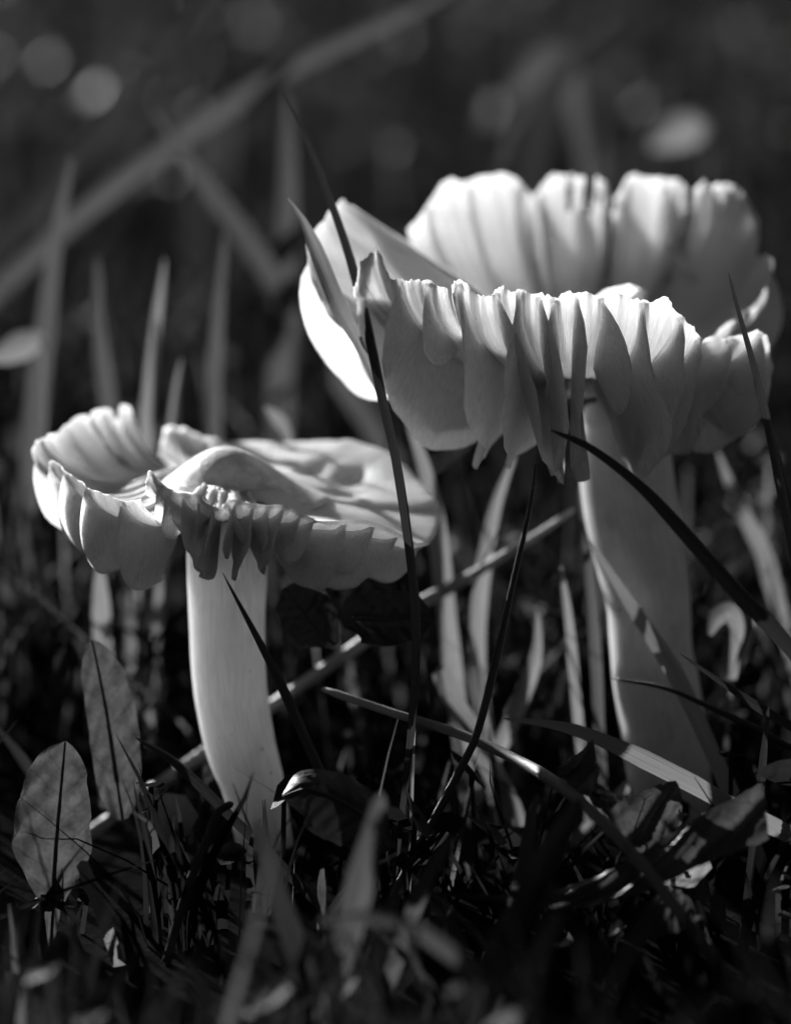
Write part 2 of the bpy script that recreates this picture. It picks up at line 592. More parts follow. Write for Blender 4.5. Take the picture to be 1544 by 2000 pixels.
g = 0
GB = [  # petal, photo column at the rim (or share of the rim), depth, inner start, bend
    ('A', 0.06, 130, 0.22, 0.10, 0.72), ('A', 0.28, 165, 0.22, 0.05), ('A', 0.95, 100, 0.22, -0.1),
    ('F1', 0.03, 165, 0.18, 0.10), ('F1', 784, 190, 0.18, 0.08), ('F1', 838, 70, 0.66, 0.05),
    ('F2', 894, 210, 0.18, 0.05), ('F2', 968, 225, 0.18, 0.04), ('F2', 1012, 215, 0.18, 0.03), ('F2', 1050, 235, 0.16, 0.02), ('F2', 1084, 120, 0.6, 0.02),
    ('F2', 1122, 225, 0.16, -0.02), ('F2', 1170, 150, 0.55, 0.05), ('F2', 1256, 230, 0.16, -0.04), 
    ('F2', 1330, 200, 0.18, -0.05), ('F2', 0.98, 180, 0.2, -0.08),
    ('G', 0.05, 200, 0.2, -0.06), ('G', 1430, 180, 0.2, -0.06), ('G', 0.62, 90, 0.6, -0.05), ('G', 0.82, 170, 0.2, -0.05), ('G', 0.98, 130, 0.3, 0),
    ('E2', 0.3, 120, 0.25, 0), ('E2', 0.75, 130, 0.25, 0),
    ] + [('B', x, 110, 0.25, 0) for x in (0.05, 0.14, 0.22, 0.31, 0.40, 0.49, 0.58, 0.67, 0.76, 0.85, 0.94)]
for (k, uu, dm, t0, bd, *t1) in GB:
    g += 1
    gill(PB[k], uu, dm, t0, t1[0] if t1 else 0.985, capB, bend=bd * 1.6 + random.uniform(-0.03, 0.03), twist=random.uniform(-0.08, 0.08), thick=random.uniform(10, 15), seed=g,
         peak=(0.56 if t0 < 0.3 else 0.78) * (0.8 if t1 else 1), down=0.42, rib=k in ('F1', 'F2', 'G', 'A'))

# ---- small mushroom
small = empty('mushroom', P(495, 1590, -50))
tag(small, 'smaller white mushroom with a blotchy central bump and one broad flat lobe', 'mushroom')
tube('stem', [(442, 960, -50, 120), (442, 1060, -50, 150), (443, 1120, -50, 156), (443, 1250, -50, 146), (450, 1350, -50, 142), (468, 1450, -50, 138), (491, 1525, -50, 124),
              (505, 1580, -50, 116), (520, 1660, -50, 110)], M_STEM_LIT, small, seed=8, amp=0.012)
CS = P(440, 880, -70)
capS = hub(CS + np.array([0, 0, 7 * U]), 120, 135, 190, M_CAPTOP, small, 40)
sm_spec = dict(H=112, hu=0.34, ka=1.0, kb=2.6, th0=20, th1=8, tmin=0.30)
PS = {}


def sp(key, rim, mat=M_FLESH, **kw):
    a = dict(sm_spec)
    a.update(kw)
    PS[key] = Petal(CS, rim, seed=len(PS) * 3 + 60, **a)
    PS[key].build(mat, capS)


sp('L1', [(96, 848, 60), (114, 842, 90), (147, 818, 150), (168, 808, 180), (174, 822, 188), (182, 804, 195), (216, 798, 225), (230, 817, 235), (235, 792, 240), (252, 796, 250), (262, 820, 262)], pleat=5, npleat=2.3, ka=1.35, jag=2)
sp('L2', [(308, 888, 310), (327, 834, 320), (345, 833, 328), (380, 846, 335), (425, 858, 340)], pleat=3, jag=2)
sp('L0', [(92, 852, 52), (75, 860, 0), (68, 878, -40), (72, 905, -80)], pleat=3, npleat=1, ka=1.35, jag=2)
sp('L3', [(96, 912, -130), (103, 898, -150), (132, 923, -230), (181, 952, -300), (219, 970, -340), (249, 980, -365), (276, 972, -385)], pleat=3, npleat=2, ka=1.35, jag=3)
sp('L4', [(280, 965, -388), (292, 924, -400), (316, 946, -415), (350, 964, -430), (380, 962, -440), (402, 982, -443), (430, 990, -445), (456, 978, -445), (517, 984, -440), (593, 1001, -420), (622, 1020, -405)],
   pleat=3, npleat=4, jag=3, th1=13, kb=1.65)
sp('R', [(622, 1014, -404), (710, 1018, -350), (780, 1042, -275), (832, 1060, -170), (853, 1033, -90), (856, 1004, -20), (847, 972, 20), (809, 928, 120), (765, 890, 195),
         (721, 870, 243), (678, 858, 275), (634, 861, 302), (546, 865, 334), (428, 860, 343)], mat=M_FLESH, pleat=2, npleat=3, jag=2, kb=1.6, th1=16, nv=30,
   dents=[(0.62, 0.72, 0.05, 0.12, -26), (0.52, 0.6, 0.03, 0.10, -16), (0.72, 0.62, 0.05, 0.1, -14), (0.3, 0.6, 0.08, 0.2, 8), (0.82, 0.7, 0.06, 0.15, 8)])
GS = [('L1', 0.2, 90, 0.3, 0), ('L1', 0.6, 90, 0.3, 0), ('L2', 0.4, 90, 0.3, 0), ('L0', 0.3, 85, 0.3, 0), ('L0', 0.8, 95, 0.3, 0.05),
      ('L3', 0.08, 105, 0.25, 0.08), ('L3', 0.28, 115, 0.25, 0.1), ('L3', 0.5, 130, 0.22, 0.1), ('L3', 0.8, 140, 0.22, 0.1),
      ('L4', 287, 113, 0.22, 0.1), ('L4', 308, 62, 0.6, 0.05), ('L4', 326, 78, 0.55, 0.0), ('L4', 356, 124, 0.2, 0.08), ('L4', 388, 62, 0.6, 0.0), ('L4', 414, 128, 0.2, 0.04), ('L4', 442, 70, 0.6, -0.03),
      ('L4', 466, 97, 0.5, 0.06), ('L4', 496, 128, 0.2, 0.0), ('L4', 528, 70, 0.6, -0.05), ('L4', 556, 120, 0.2, -0.06), ('L4', 590, 58, 0.62, 0), ('L4', 614, 85, 0.4, -0.1),
      ('R', 0.05, 120, 0.25, -0.1), ('R', 0.11, 80, 0.5, -0.1), ('R', 0.17, 110, 0.25, -0.1), ('R', 0.24, 80, 0.4, -0.1), ('R', 0.31, 70, 0.3, 0), ('R', 0.42, 70, 0.3, 0), ('R', 0.55, 70, 0.3, 0), ('R', 0.7, 70, 0.3, 0), ('R', 0.85, 70, 0.3, 0)]
for (k, uu, dm, t0, bd) in GS:
    g += 1
    gill(PS[k], uu, dm, max(t0, 0.33), 0.985, capS, bend=bd * 1.2 + random.uniform(-0.05, 0.05), twist=random.uniform(-0.15, 0.15), thick=random.uniform(9, 13), seed=g,
         peak=0.64 if t0 < 0.4 else 0.82, down=0.5, lift=1.0, rib=k in ('L0', 'L3', 'L4'))


# ------------------------------------------------------------------ grass blades that can be told apart
def blade(pts, width, label, mat=None, roll=0.3, fold=0.35, tip=0.02, root=True, group=None, name='grass_shoot', cat='grass blade', w0=0.12, seed=None, blunt=False, ws=None):
    """pts: photo points (px, py, d) from tip to root"""
    seed = seed if seed is not None else int(abs(pts[0][0] * 7 + pts[0][1]))
    pw = [P(*p) for p in pts]
    if root and pw[-1][2] > 0.001:
        d = unit(pw[-1] - pw[-2])
        d[2] = min(d[2], -0.25)
        d = unit(d)
        k = (pw[-1][2] + 0.003) / -d[2]
        pw.append(pw[-1] + d * k)
    n = 36
    c = catmull(pw, n)
    tan = unit(np.gradient(c, axis=0))
    view = unit(np.asarray(c) - CAM * U)
    s = unit(np.cross(tan, view))
    f = np.cross(s, tan)
    t = np.linspace(0, 1, n)
    wsc = (D0 + pts[0][2]) / D0 * U
    prof = np.clip(t / 0.34, 0, 1) ** 0.75
    if blunt:
        prof = np.clip(t / 0.03, 0, 1) ** 0.5
    prof = (w0 + (1 - w0) * prof) * (1 - 0.25 * np.clip((t - 0.7) / 0.3, 0, 1)) if not blunt else prof
    prof[0] = min(prof[0], tip + 0.05)
    if ws is not None:
        q = catmull([tuple(a) + (b,) for a, b in zip(pw, list(ws) + [ws[-1]])], n)
        prof = q[:, 3]
    w = width * wsc * prof * (1 + 0.06 * wob(t * 2, seed))
    r = roll + 0.25 * wob(t * 0.6, seed + 1, 2)
    across = s * np.cos(r)[:, None] + f * np.sin(r)[:, None]
    nor = np.cross(across, tan)
    m = 9
    verts, uv = [], []
    for i in range(n):
        for k in range(m):
            x = k / (m - 1) - 0.5
            ridge = 0.03 * math.cos(k * math.pi) * (1 if 0 < k < m - 1 else 0)
            verts.append(c[i] + across[i] * (x * w[i]) + nor[i] * ((abs(x) * 2) ** 1.3 * 0.5 * fold + ridge) * w[i])
            uv.append((k / (m - 1) + seed % 17, t[i] * 4))
    o = link_mesh(name, verts, grid_faces(n, m), mat or M_BLADE, None, uv)
    tag(o, label, cat, group)
    return o


def stalk(pts, width, label, mat=None, name='grass_stalk', cat='grass stalk', root=True, tipw=0.4):
    pw = [P(*p) for p in pts]
    if root and pw[-1][2] > 0.001:
        d = unit(pw[-1] - pw[-2])
        d[2] = min(d[2], -0.25)
        d = unit(d)
        pw.append(pw[-1] + d * ((pw[-1][2] + 0.003) / -d[2]))
    n, m = 40, 10
    c = catmull(pw, n)
    tan = unit(np.gradient(c, axis=0))
    s = unit(np.cross(tan, unit(c - CAM * U)))
    f = np.cross(s, tan)
    seed = int(abs(pts[0][0] * 3 + pts[0][1]))
    verts, uv = [], []
    for i in range(n):
        t = i / (n - 1)
        r = width * 0.5 * U * (tipw + (1 - tipw) * min(1, t / 0.4)) * (1 + 0.05 * float(wob(t * 3, seed))) * (0.5 if i == 0 else 1)
        for k in range(m):
            a = 2 * math.pi * k / m
            verts.append(c[i] + r * (math.cos(a) * s[i] + math.sin(a) * f[i]))
            uv.append((k / m * 2, t * 5))
    faces = [(i * m + k, i * m + (k + 1) % m, (i + 1) * m + (k + 1) % m, (i + 1) * m + k) for i in range(n - 1) for k in range(m)]
    faces += [tuple(range(m))[::-1], tuple(range((n - 1) * m, n * m))]
    o = link_mesh(name, verts, faces, mat or M_BLADE, None, uv)
    tag(o, label, cat)
    return o


# sharp blades round the large mushroom
blade([(552, 178, -100), (600, 275, -110), (648, 395, -125), (690, 520, -150), (722, 650, -190), (750, 785, -255), (776, 900, -300), (800, 1060, -320), (814, 1200, -320), (812, 1350, -310), (800, 1480, -300), (786, 1600, -290)],
      1, 'tall dark pointed grass blade rising between both mushrooms above the large cap', M_DARK, roll=0.6, fold=0.5, ws=[3, 13, 17, 20, 21, 21, 21, 21, 20, 19, 17, 15])
blade([(562, 388, -150), (590, 430, -155), (618, 500, -160), (660, 600, -200), (700, 672, -200), (735, 755, -205), (757, 830, -230), (780, 930, -290), (800, 1080, -308), (812, 1250, -305), (806, 1450, -290)],
      1, 'short ribbed leaf-like grass blade leaning across the bright outer lobe of the large cap', M_PALE, roll=-0.3, fold=0.5, ws=[3, 14, 34, 34, 22, 12, 9, 8, 8, 8, 8])
blade([(1075, 840, -470), (1150, 872, -470), (1250, 946, -470), (1330, 1028, -475), (1420, 1132, -480), (1544, 1262, -490), (1700, 1440, -500)],
      36, 'dark arching grass blade crossing the top of the thick stem', M_DARK, roll=0.5, fold=0.4)
blade([(1422, 532, -330), (1440, 598, -330), (1458, 660, -335), (1482, 745, -340), (1504, 840, -345), (1530, 970, -350), (1560, 1130, -350)],
      23, 'upright blade with pale tip standing in front of the torn lobe with a pointed notch', M_DARK, roll=0.7, fold=0.4)
blade([(1490, 790, -120), (1512, 880, -120), (1540, 1000, -120), (1570, 1120, -130)], 24, 'dark blade close behind the pale-tipped blade', M_DARK, roll=0.3)
stalk([(1046, 905, -200), (1032, 1000, -220), (1003, 1130, -250), (972, 1270, -280), (935, 1420, -300), (900, 1500, -310), (795, 1695, -340)],
      15, 'thin dark grass stem hanging straight below the gill tips with small sunlit stretches', M_DARK)
blade([(978, 1402, -430), (1100, 1420, -425), (1200, 1456, -420), (1340, 1525, -415), (1430, 1575, -410), (1560, 1640, -400)],
      36, 'ribbed sunlit grass blade lying across the foot of the thick stem, barred with shadow', M_PALE, roll=-0.1, fold=0.15, w0=0.05)
blade([(1326, 1276, -300), (1420, 1340, -300), (1500, 1392, -300), (1600, 1450, -300)], 20, 'short dark blade pointing at the thick stem from the tangle', M_DARK)
stalk([(1195, 1325, -120), (1300, 1345, -140), (1400, 1388, -160), (1480, 1425, -170), (1560, 1470, -170)], 13, 'thin dark stem bending across the lower thick stem', M_DARK)
blade([(1150, 1055, -20), (1230, 1180, -30), (1320, 1320, -60), (1400, 1490, -90), (1440, 1580, -100)], 34, 'thin translucent blade leaning on the lower thick stem', M_FILM, roll=0.2, fold=0.1)
blade([(435, 1118, -240), (500, 1238, -260), (552, 1340, -280), (610, 1470, -300), (660, 1580, -310)], 22, 'dark blade crossing the slim stem of the smaller mushroom', M_DARK, roll=0.6)
# blurred blades behind, between the two stems
G_BEH = None
blade([(1008, 880, 300), (965, 1000, 300), (940, 1150, 300), (935, 1310, 300), (950, 1420, 300)], 34, 'pale blade curving down behind the gills of the large mushroom', M_PALE, roll=0.3)
blade([(790, 800, 260), (835, 935, 260), (860, 1080, 260), (885, 1300, 260)], 40, 'broad pale blade dropping behind the flat lobe of the smaller cap', M_PALE, roll=0.2)
stalk([(1120, 995, 260), (1040, 1050, 250), (910, 1130, 240), (800, 1190, 230), (700, 1260, 220)], 26, 'pale straw stalk slanting up to the thick stem', M_PALE, name='straw_stalk', cat='straw')
blade([(1095, 1105, 160), (1115, 1240, 160), (1130, 1400, 160)], 24, 'narrow upright blade just beside the thick stem', M_PALE, roll=0.5)
blade([(1130, 950, 180), (1150, 1100, 170), (1165, 1300, 160), (1170, 1420, 150)], 24, 'narrow blade hugging the shaded gap beside the thick stem', M_BLADE)
blade([(1050, 1195, 200), (1048, 1270, 200), (1025, 1350, 200), (990, 1430, 200)], 30, 'short curved blade growing between the two stems', M_PALE, roll=0.2)
blade([(860, 1300, 120), (885, 1360, 110), (920, 1420, 100), (950, 1480, 90)], 42, 'stubby bright blade stump between the two stems', M_PALE, blunt=True)
blade([(1400, 880, 500), (1440, 980, 500), (1490, 1080, 500), (1520, 1180, 500)], 34, 'blurred pale blade behind the torn cap lobe beside the thick stem', M_PALE)
blade([(1480, 1190, 100), (1445, 1300, 100), (1390, 1370, 100), (1340, 1420, 100)], 22, 'pale stem piece slanting away from the thick stem', M_PALE)
# blurred blades in the back
BK = [([(142, 305, 900), (110, 480, 900), (80, 720, 900), (55, 950, 900), (35, 1150, 900)], 46, 'tall pale straight blade standing behind the torn rim of the smaller cap', M_BLADE),
      ([(322, 505, 700), (305, 640, 700), (290, 800, 700), (280, 950, 700)], 28, 'slim blade upright behind the umbo of the smaller cap', M_PALE),
      ([(190, 500, 900), (195, 640, 900), (215, 800, 900), (230, 950, 900)], 36, 'dim soft upright blade behind the upturned petal of the smaller cap', M_BLADE),
      ([(440, 450, 900), (432, 560, 900), (420, 720, 900), (420, 900, 900)], 30, 'dim round-tipped blade above the smaller cap', M_BLADE),
      ([(300, 215, 1400), (380, 330, 1400), (470, 450, 1400), (520, 520, 1400), (600, 640, 1400)], 46, 'leaning pale blade with a slanting tip, crossing a long dim stalk', M_BLADE),
      ([(560, 180, 1500), (562, 400, 1500), (550, 700, 1500), (545, 900, 1500)], 52, 'faint vertical blade behind the tall dark pointed blade', M_BLADE),
      ([(930, -60, 1900), (830, 10, 1900), (680, 80, 1900), (520, 160, 1900), (330, 290, 1900), (160, 420, 1900), (-60, 620, 1900)], 36, 'long pale reed blade slanting high over the background grass', M_BLADE),
      ([(440, -60, 2200), (330, 100, 2200), (210, 240, 2200), (60, 420, 2200), (-100, 600, 2200)], 44, 'wide dim reed blade farther behind the long slanting one', M_DARK),
      ([(355, 700, 600), (345, 760, 600), (338, 850, 600), (330, 960, 600)], 24, 'short bright blade just behind the notch of the smaller cap', M_PALE),
      ([(195, 1090, 350), (197, 1140, 350), (200, 1200, 350), (205, 1330, 350)], 40, 'stout pale blade right below the gills of the upturned petal', M_PALE),
      ([(1180, 60, 2600), (1090, 160, 2600), (1040, 300, 2600), (1000, 480, 2600)], 70, 'faint broad blade behind the black-spotted petal', M_DARK)]
for pts, w, lab, mt in BK:
    blade(pts, w, lab, mt, roll=0.2, fold=0.3)
SP = [([(1268, 290, 2400), (1292, 272, 2400), (1325, 256, 2400), (1360, 250, 2400), (1376, 256, 2400), (1384, 420, 2400)], [10, 50, 72, 56, 8, 2], 'round pale leaf tip added as a soft bright spot above the rim of the large cap', M_PALE),  # leaf tips added to make bright blurred spots and a dew glint
      ([(-20, 705, 800), (10, 690, 800), (40, 675, 800), (70, 662, 800), (82, 668, 800), (90, 900, 800)], [10, 46, 56, 40, 6, 2], 'pale curled leaf tip added as a bright spot beside the tall pale straight blade', M_PALE),
      ([(518, 795, 500), (540, 815, 500), (556, 838, 500), (572, 890, 500), (585, 1000, 500)], [6, 26, 22, 8, 4], 'small pale bud-like leaf tip added as a bright spot just over the flat lobe', M_PALE),
      ([(990, 190, 3000), (1050, 130, 3000), (1100, 130, 3000), (1120, 200, 3000), (1160, 460, 3000)], [20, 70, 80, 40, 8], 'soft broad leaf tip added as a blurred bright spot far behind the black-spotted petal', M_BLADE),
      ([(1385, 1240, 120), (1400, 1205, 120), (1425, 1195, 120), (1440, 1230, 120), (1430, 1290, 120), (1420, 1420, 120)], [8, 34, 40, 30, 12, 10], 'curled leaf tip standing in for dew glints beside the thick stem', M_PALE)]
for pts, wl, lab, mt in SP:
    blade(pts, 1, lab, mt, roll=0.1, fold=0.3, ws=wl)
# foreground and lower frame
stalk([(628, 1345, -180), (760, 1390, -200), (900, 1435, -240), (1010, 1485, -330), (1100, 1540, -480), (1180, 1610, -580), (1270, 1710, -650), (1400, 1880, -740)],
      22, 'smooth grey grass stalk slanting across the ground between the stems', M_PALE, tipw=0.6)
stalk([(455, 1568, -420), (425, 1588, -430), (405, 1640, -440), (375, 1710, -450), (350, 1790, -455), (325, 1880, -460)], 17, 'kinked pale grass stem bent over near the slim stem', M_BLADE, tipw=0.8)
blade([(158, 1680, -470), (190, 1760, -470), (215, 1830, -470), (245, 1920, -470)], 26, 'ribbed narrow blade sloping from the foot of the oval leaf', M_PALE, fold=0.1, blunt=True)
blade([(265, 1440, -250), (330, 1478, -260), (390, 1530, -270), (450, 1590, -280)], 26, 'thin arched blade with sunlit edge in front of the serrated narrow leaf', M_DARK, roll=0.6)
blade([(-10, 1415, 60), (35, 1470, 60), (75, 1530, 60), (130, 1640, 60)], 20, 'dark thin blade passing behind the oval leaf', M_DARK)
FG = [([(745, 1550, -1000), (720, 1660, -1000), (690, 1790, -1000), (660, 1900, -1000)], 60, 'soft blurred blade leaning in the near grass below the smooth stalk', M_BLADE),
      ([(1135, 1560, -900), (1090, 1640, -900), (1040, 1740, -900), (960, 1900, -900)], 62, 'broad soft blade under the folded torn leaf', M_DARK),
      ([(885, 1630, -800), (850, 1690, -800), (815, 1760, -800), (790, 1830, -800)], 34, 'soft round-ended blade near the thin dark stem foot', M_BLADE),
      ([(1030, 1700, -900), (1015, 1760, -900), (995, 1840, -900), (970, 1940, -900)], 46, 'blurred pale blade over the lower spotted leaf', M_BLADE),
      ([(1100, 1780, -1100), (1060, 1850, -1100), (1020, 1930, -1100), (980, 2020, -1100)], 50, 'blurred blade low in the near grass under the spotted leaf', M_BLADE),
      ([(630, 1690, -420), (628, 1750, -420), (626, 1830, -420)], 18, 'short stiff blade stub standing in the dark near grass', M_BLADE),
      ([(500, 1600, -900), (530, 1690, -900), (560, 1790, -900), (590, 1880, -900)], 48, 'dim blurred blade below the slim stem foot', M_DARK),
      ([(620, 1800, -1200), (720, 1790, -1200), (810, 1810, -1200), (880, 1860, -1200)], 36, 'blurred bent pale blade lying in the near grass', M_BLADE),
      ([(1050, 1550, -600), (1035, 1610, -600), (1025, 1680, -600), (1010, 1740, -600)], 28, 'upright soft blade before the folded torn leaf', M_BLADE),
      ([(1500, 1380, -350), (1490, 1480, -350), (1480, 1580, -350), (1470, 1660, -350)], 18, 'narrow upright blade at the end of the long leaf', M_DARK)]
for pts, w, lab, mt in FG:
    blade(pts, w, lab, mt, roll=0.3, w0=0.3)


# ------------------------------------------------------------------ broad leaves
def leaf(mid, halfw, label, mat, side_tilt=0.0, cup=0.2, name='leaf', cat='leaf', teeth=0.0, nteeth=5, seed=0, root=True, wave=0.05, width_dir=None):
    """mid: photo points tip to base; halfw: (t, left px, right px) stations"""
    pw = [P(*p) for p in mid]
    n, m = 44, 17
    c = catmull(pw, n)
    t = np.linspace(0, 1, n)
    h = np.array(halfw, float)
    wl, wr = np.interp(t, h[:, 0], h[:, 1]), np.interp(t, h[:, 0], h[:, 2])
    ker = np.array([1, 2, 3, 2, 1.0]) / 9
    sm = lambda a: np.concatenate([[a[0]], np.convolve(np.pad(a, 2, mode='edge'), ker, 'valid')[1:-1], [a[-1]]])
    wl, wr = sm(wl), sm(wr)
    if teeth:
        saw = (t * nteeth) % 1.0
        wl = wl * (1 - teeth * saw)
        wr = wr * (1 - teeth * ((t * nteeth + 0.4) % 1.0))
    tan = unit(np.gradient(c, axis=0))
    view = unit(c - CAM * U)
    s = unit(np.cross(tan, view))
    f = np.cross(s, tan)
    tl = side_tilt
    across = s * math.cos(tl) + f * math.sin(tl)
    nor = np.cross(across, tan)
    verts, uv = [], []
    for i in range(n):
        for k in range(m):
            x = k / (m - 1) * 2 - 1
            w = (wl[i] if x < 0 else wr[i]) * U
            q = abs(x)
            z = cup * q ** 1.4 * w + wave * w * float(wob(np.array(t[i] * 3 + x * 0.7), seed + (1 if x < 0 else 2), 3)) * q
            z += 0.05 * math.exp(-(x / 0.14) ** 2) * (wl[i] + wr[i]) * 0.5 * U
            z += 0.10 * w * math.sin((t[i] * 8 + q * 1.1) * 2 * math.pi) * q * (1 - q)
            verts.append(c[i] + across[i] * (x * w) + nor[i] * z)
            uv.append((k / (m - 1), t[i] * 2))
    o = link_mesh(name, verts, grid_faces(n, m), mat, None, uv)
    tag(o, label, cat)
    rib, ruv = [], []
    for i in range(n):
        r = (2.0 + 3.5 * t[i]) * U * (1 if t[i] < 0.8 else 0.6)
        for k in range(6):
            a = k / 6 * 2 * math.pi
            rib.append(c[i] + nor[i] * (0.05 * (wl[i] + wr[i]) * 0.5 * U) + r * (math.cos(a) * across[i] + math.sin(a) * nor[i]))
            ruv.append((k / 6, t[i]))
    link_mesh('midrib', rib, [(i * 6 + k, i * 6 + (k + 1) % 6, (i + 1) * 6 + (k + 1) % 6, (i + 1) * 6 + k) for i in range(n - 1) for k in range(6)], M_RIB, o, ruv)
    return o


leaf([(128, 1448, -380), (122, 1520, -385), (115, 1600, -390), (108, 1690, -395), (105, 1760, -400), (100, 1850, -400)],
     [(0, 3, 3), (0.05, 40, 30), (0.14, 58, 46), (0.3, 72, 60), (0.45, 78, 68), (0.55, 76, 72), (0.6, 62, 66), (0.72, 40, 36), (0.85, 14, 14), (1, 5, 5)],
     'oval spoon-shaped leaf with dark midrib standing alone in the near grass', M_LEAF, side_tilt=0.25, cup=0.28, seed=3, wave=0.16)
leaf([(180, 1250, -150), (195, 1320, -150), (210, 1400, -150), (225, 1500, -150), (240, 1600, -150)],
     [(0, 3, 3), (0.05, 22, 25), (0.2, 34, 48), (0.45, 38, 60), (0.7, 40, 55), (0.9, 36, 40), (1, 10, 10)],
     'taller narrow crinkled leaf behind the oval leaf', M_LEAF, side_tilt=0.2, cup=0.15, seed=8, wave=0.15)
leaf([(560, 1145, -120), (590, 1190, -120), (620, 1225, -120), (655, 1260, -120)], [(0, 10, 10), (0.15, 42, 38), (0.4, 52, 55), (0.7, 48, 52), (1, 8, 8)],
     'dark rounded clover leaflet beside the slim stem', M_LEAFD, side_tilt=0.2, cup=0.1, seed=4, name='clover_leaf')
leaf([(842, 1205, -200), (800, 1208, -200), (750, 1212, -200), (700, 1208, -200), (670, 1220, -200)], [(0, 12, 12), (0.15, 48, 42), (0.5, 60, 52), (0.8, 52, 48), (1, 8, 8)],
     'larger dark clover leaflet crossed by the tall dark blade', M_LEAFD, side_tilt=0.2, cup=0.1, seed=5, name='clover_leaf')
leaf([(552, 1555, -430), (600, 1540, -440), (660, 1560, -450), (720, 1600, -450), (760, 1660, -440)], [(0, 5, 5), (0.12, 50, 40), (0.4, 75, 62), (0.7, 70, 60), (1, 12, 12)],
     'large dark rounded leaf with finely toothed edge at the slim stem foot', M_LEAFD, side_tilt=0.5, cup=0.3, seed=6)
def ruled_leaf(top, bot, label, mat, seed=0, wave=6.0, name='leaf', rag=3.0):
    """a leaf spanned between two edges given as photo points"""
    n, m = 60, 16
    a, b = catmull([P(*p) for p in top], n), catmull([P(*p) for p in bot], n)
    t = np.linspace(0, 1, n)
    r = np.random.default_rng(seed)
    a = a + (r.normal(0, rag * 0.5, (n, 1)) + rag * wob(t * 4, seed)[:, None]) * U * np.array([[0, 0, 1.0]])
    b = b + (r.normal(0, rag * 0.5, (n, 1)) + rag * wob(t * 4, seed + 1)[:, None]) * U * np.array([[0, 0, 1.0]])
    S = np.array([[a[i] * (1 - k / (m - 1)) + b[i] * k / (m - 1) for k in range(m)] for i in range(n)])
    N = Petal.normals(S)
    q = np.linspace(0, 1, m)
    d = wave * wob(t[:, None] * 2.2 + q[None] * 0.6, seed + 2) * np.sin(q * math.pi)[None] + 1.2 * np.sin((t[:, None] * 12 + q[None] * 2) * 2 * math.pi) * np.sin(q * math.pi)[None]
    S = S + N * (d * U)[..., None]
    uv = np.stack(np.meshgrid(q, t * 2, indexing='xy'), -1).reshape(-1, 2)
    o = link_mesh(name, S.reshape(-1, 3), grid_faces(n, m), mat, None, uv)
    tag(o, label, 'leaf')
    return o


ruled_leaf([(1088, 1500, -470), (1110, 1480, -455), (1140, 1462, -440), (1159, 1446, -430), (1152, 1488, -440), (1160, 1522, -450), (1200, 1550, -460), (1240, 1552, -465), (1290, 1530, -470), (1318, 1528, -475), (1330, 1550, -480), (1330, 1590, -480)],
           [(1088, 1512, -475), (1108, 1530, -480), (1130, 1545, -485), (1160, 1570, -490), (1185, 1590, -500), (1205, 1625, -510), (1235, 1660, -515), (1265, 1665, -515), (1290, 1650, -510), (1310, 1630, -500), (1325, 1615, -490), (1331, 1600, -482)],
           'torn folded leaf with a sharp upright tip near the thick stem foot', M_LEAF, seed=7, wave=14)
ruled_leaf([(872, 1746, -560), (960, 1748, -560), (1060, 1742, -560), (1160, 1712, -560), (1250, 1665, -560), (1370, 1590, -555), (1490, 1528, -550)],
           [(874, 1750, -562), (960, 1757, -570), (1050, 1775, -580), (1150, 1770, -600), (1260, 1740, -610), (1370, 1690, -600), (1500, 1640, -590)],
           'long dark leaf seen edge-on with a bright hairy rim', M_LEAF, seed=9, wave=12, rag=2)
ruled_leaf([(1178, 1830, -600), (1220, 1800, -590), (1265, 1762, -580), (1310, 1735, -575), (1345, 1755, -580), (1372, 1795, -590)],
           [(1180, 1834, -602), (1220, 1834, -610), (1270, 1830, -615), (1310, 1824, -612), (1345, 1812, -605), (1373, 1798, -592)],
           'spotted pointed leaf lying below the long dark leaf', M_LEAF, seed=10, wave=6)
leaf([(480, 1810, -800), (540, 1830, -800), (600, 1850, -800), (640, 1880, -800)], [(0, 8, 8), (0.2, 30, 24), (0.6, 40, 40), (1, 20, 20)],
     'small curled leaf with pale rim low in the near grass', M_LEAFD, side_tilt=0.4, cup=0.6, seed=11)


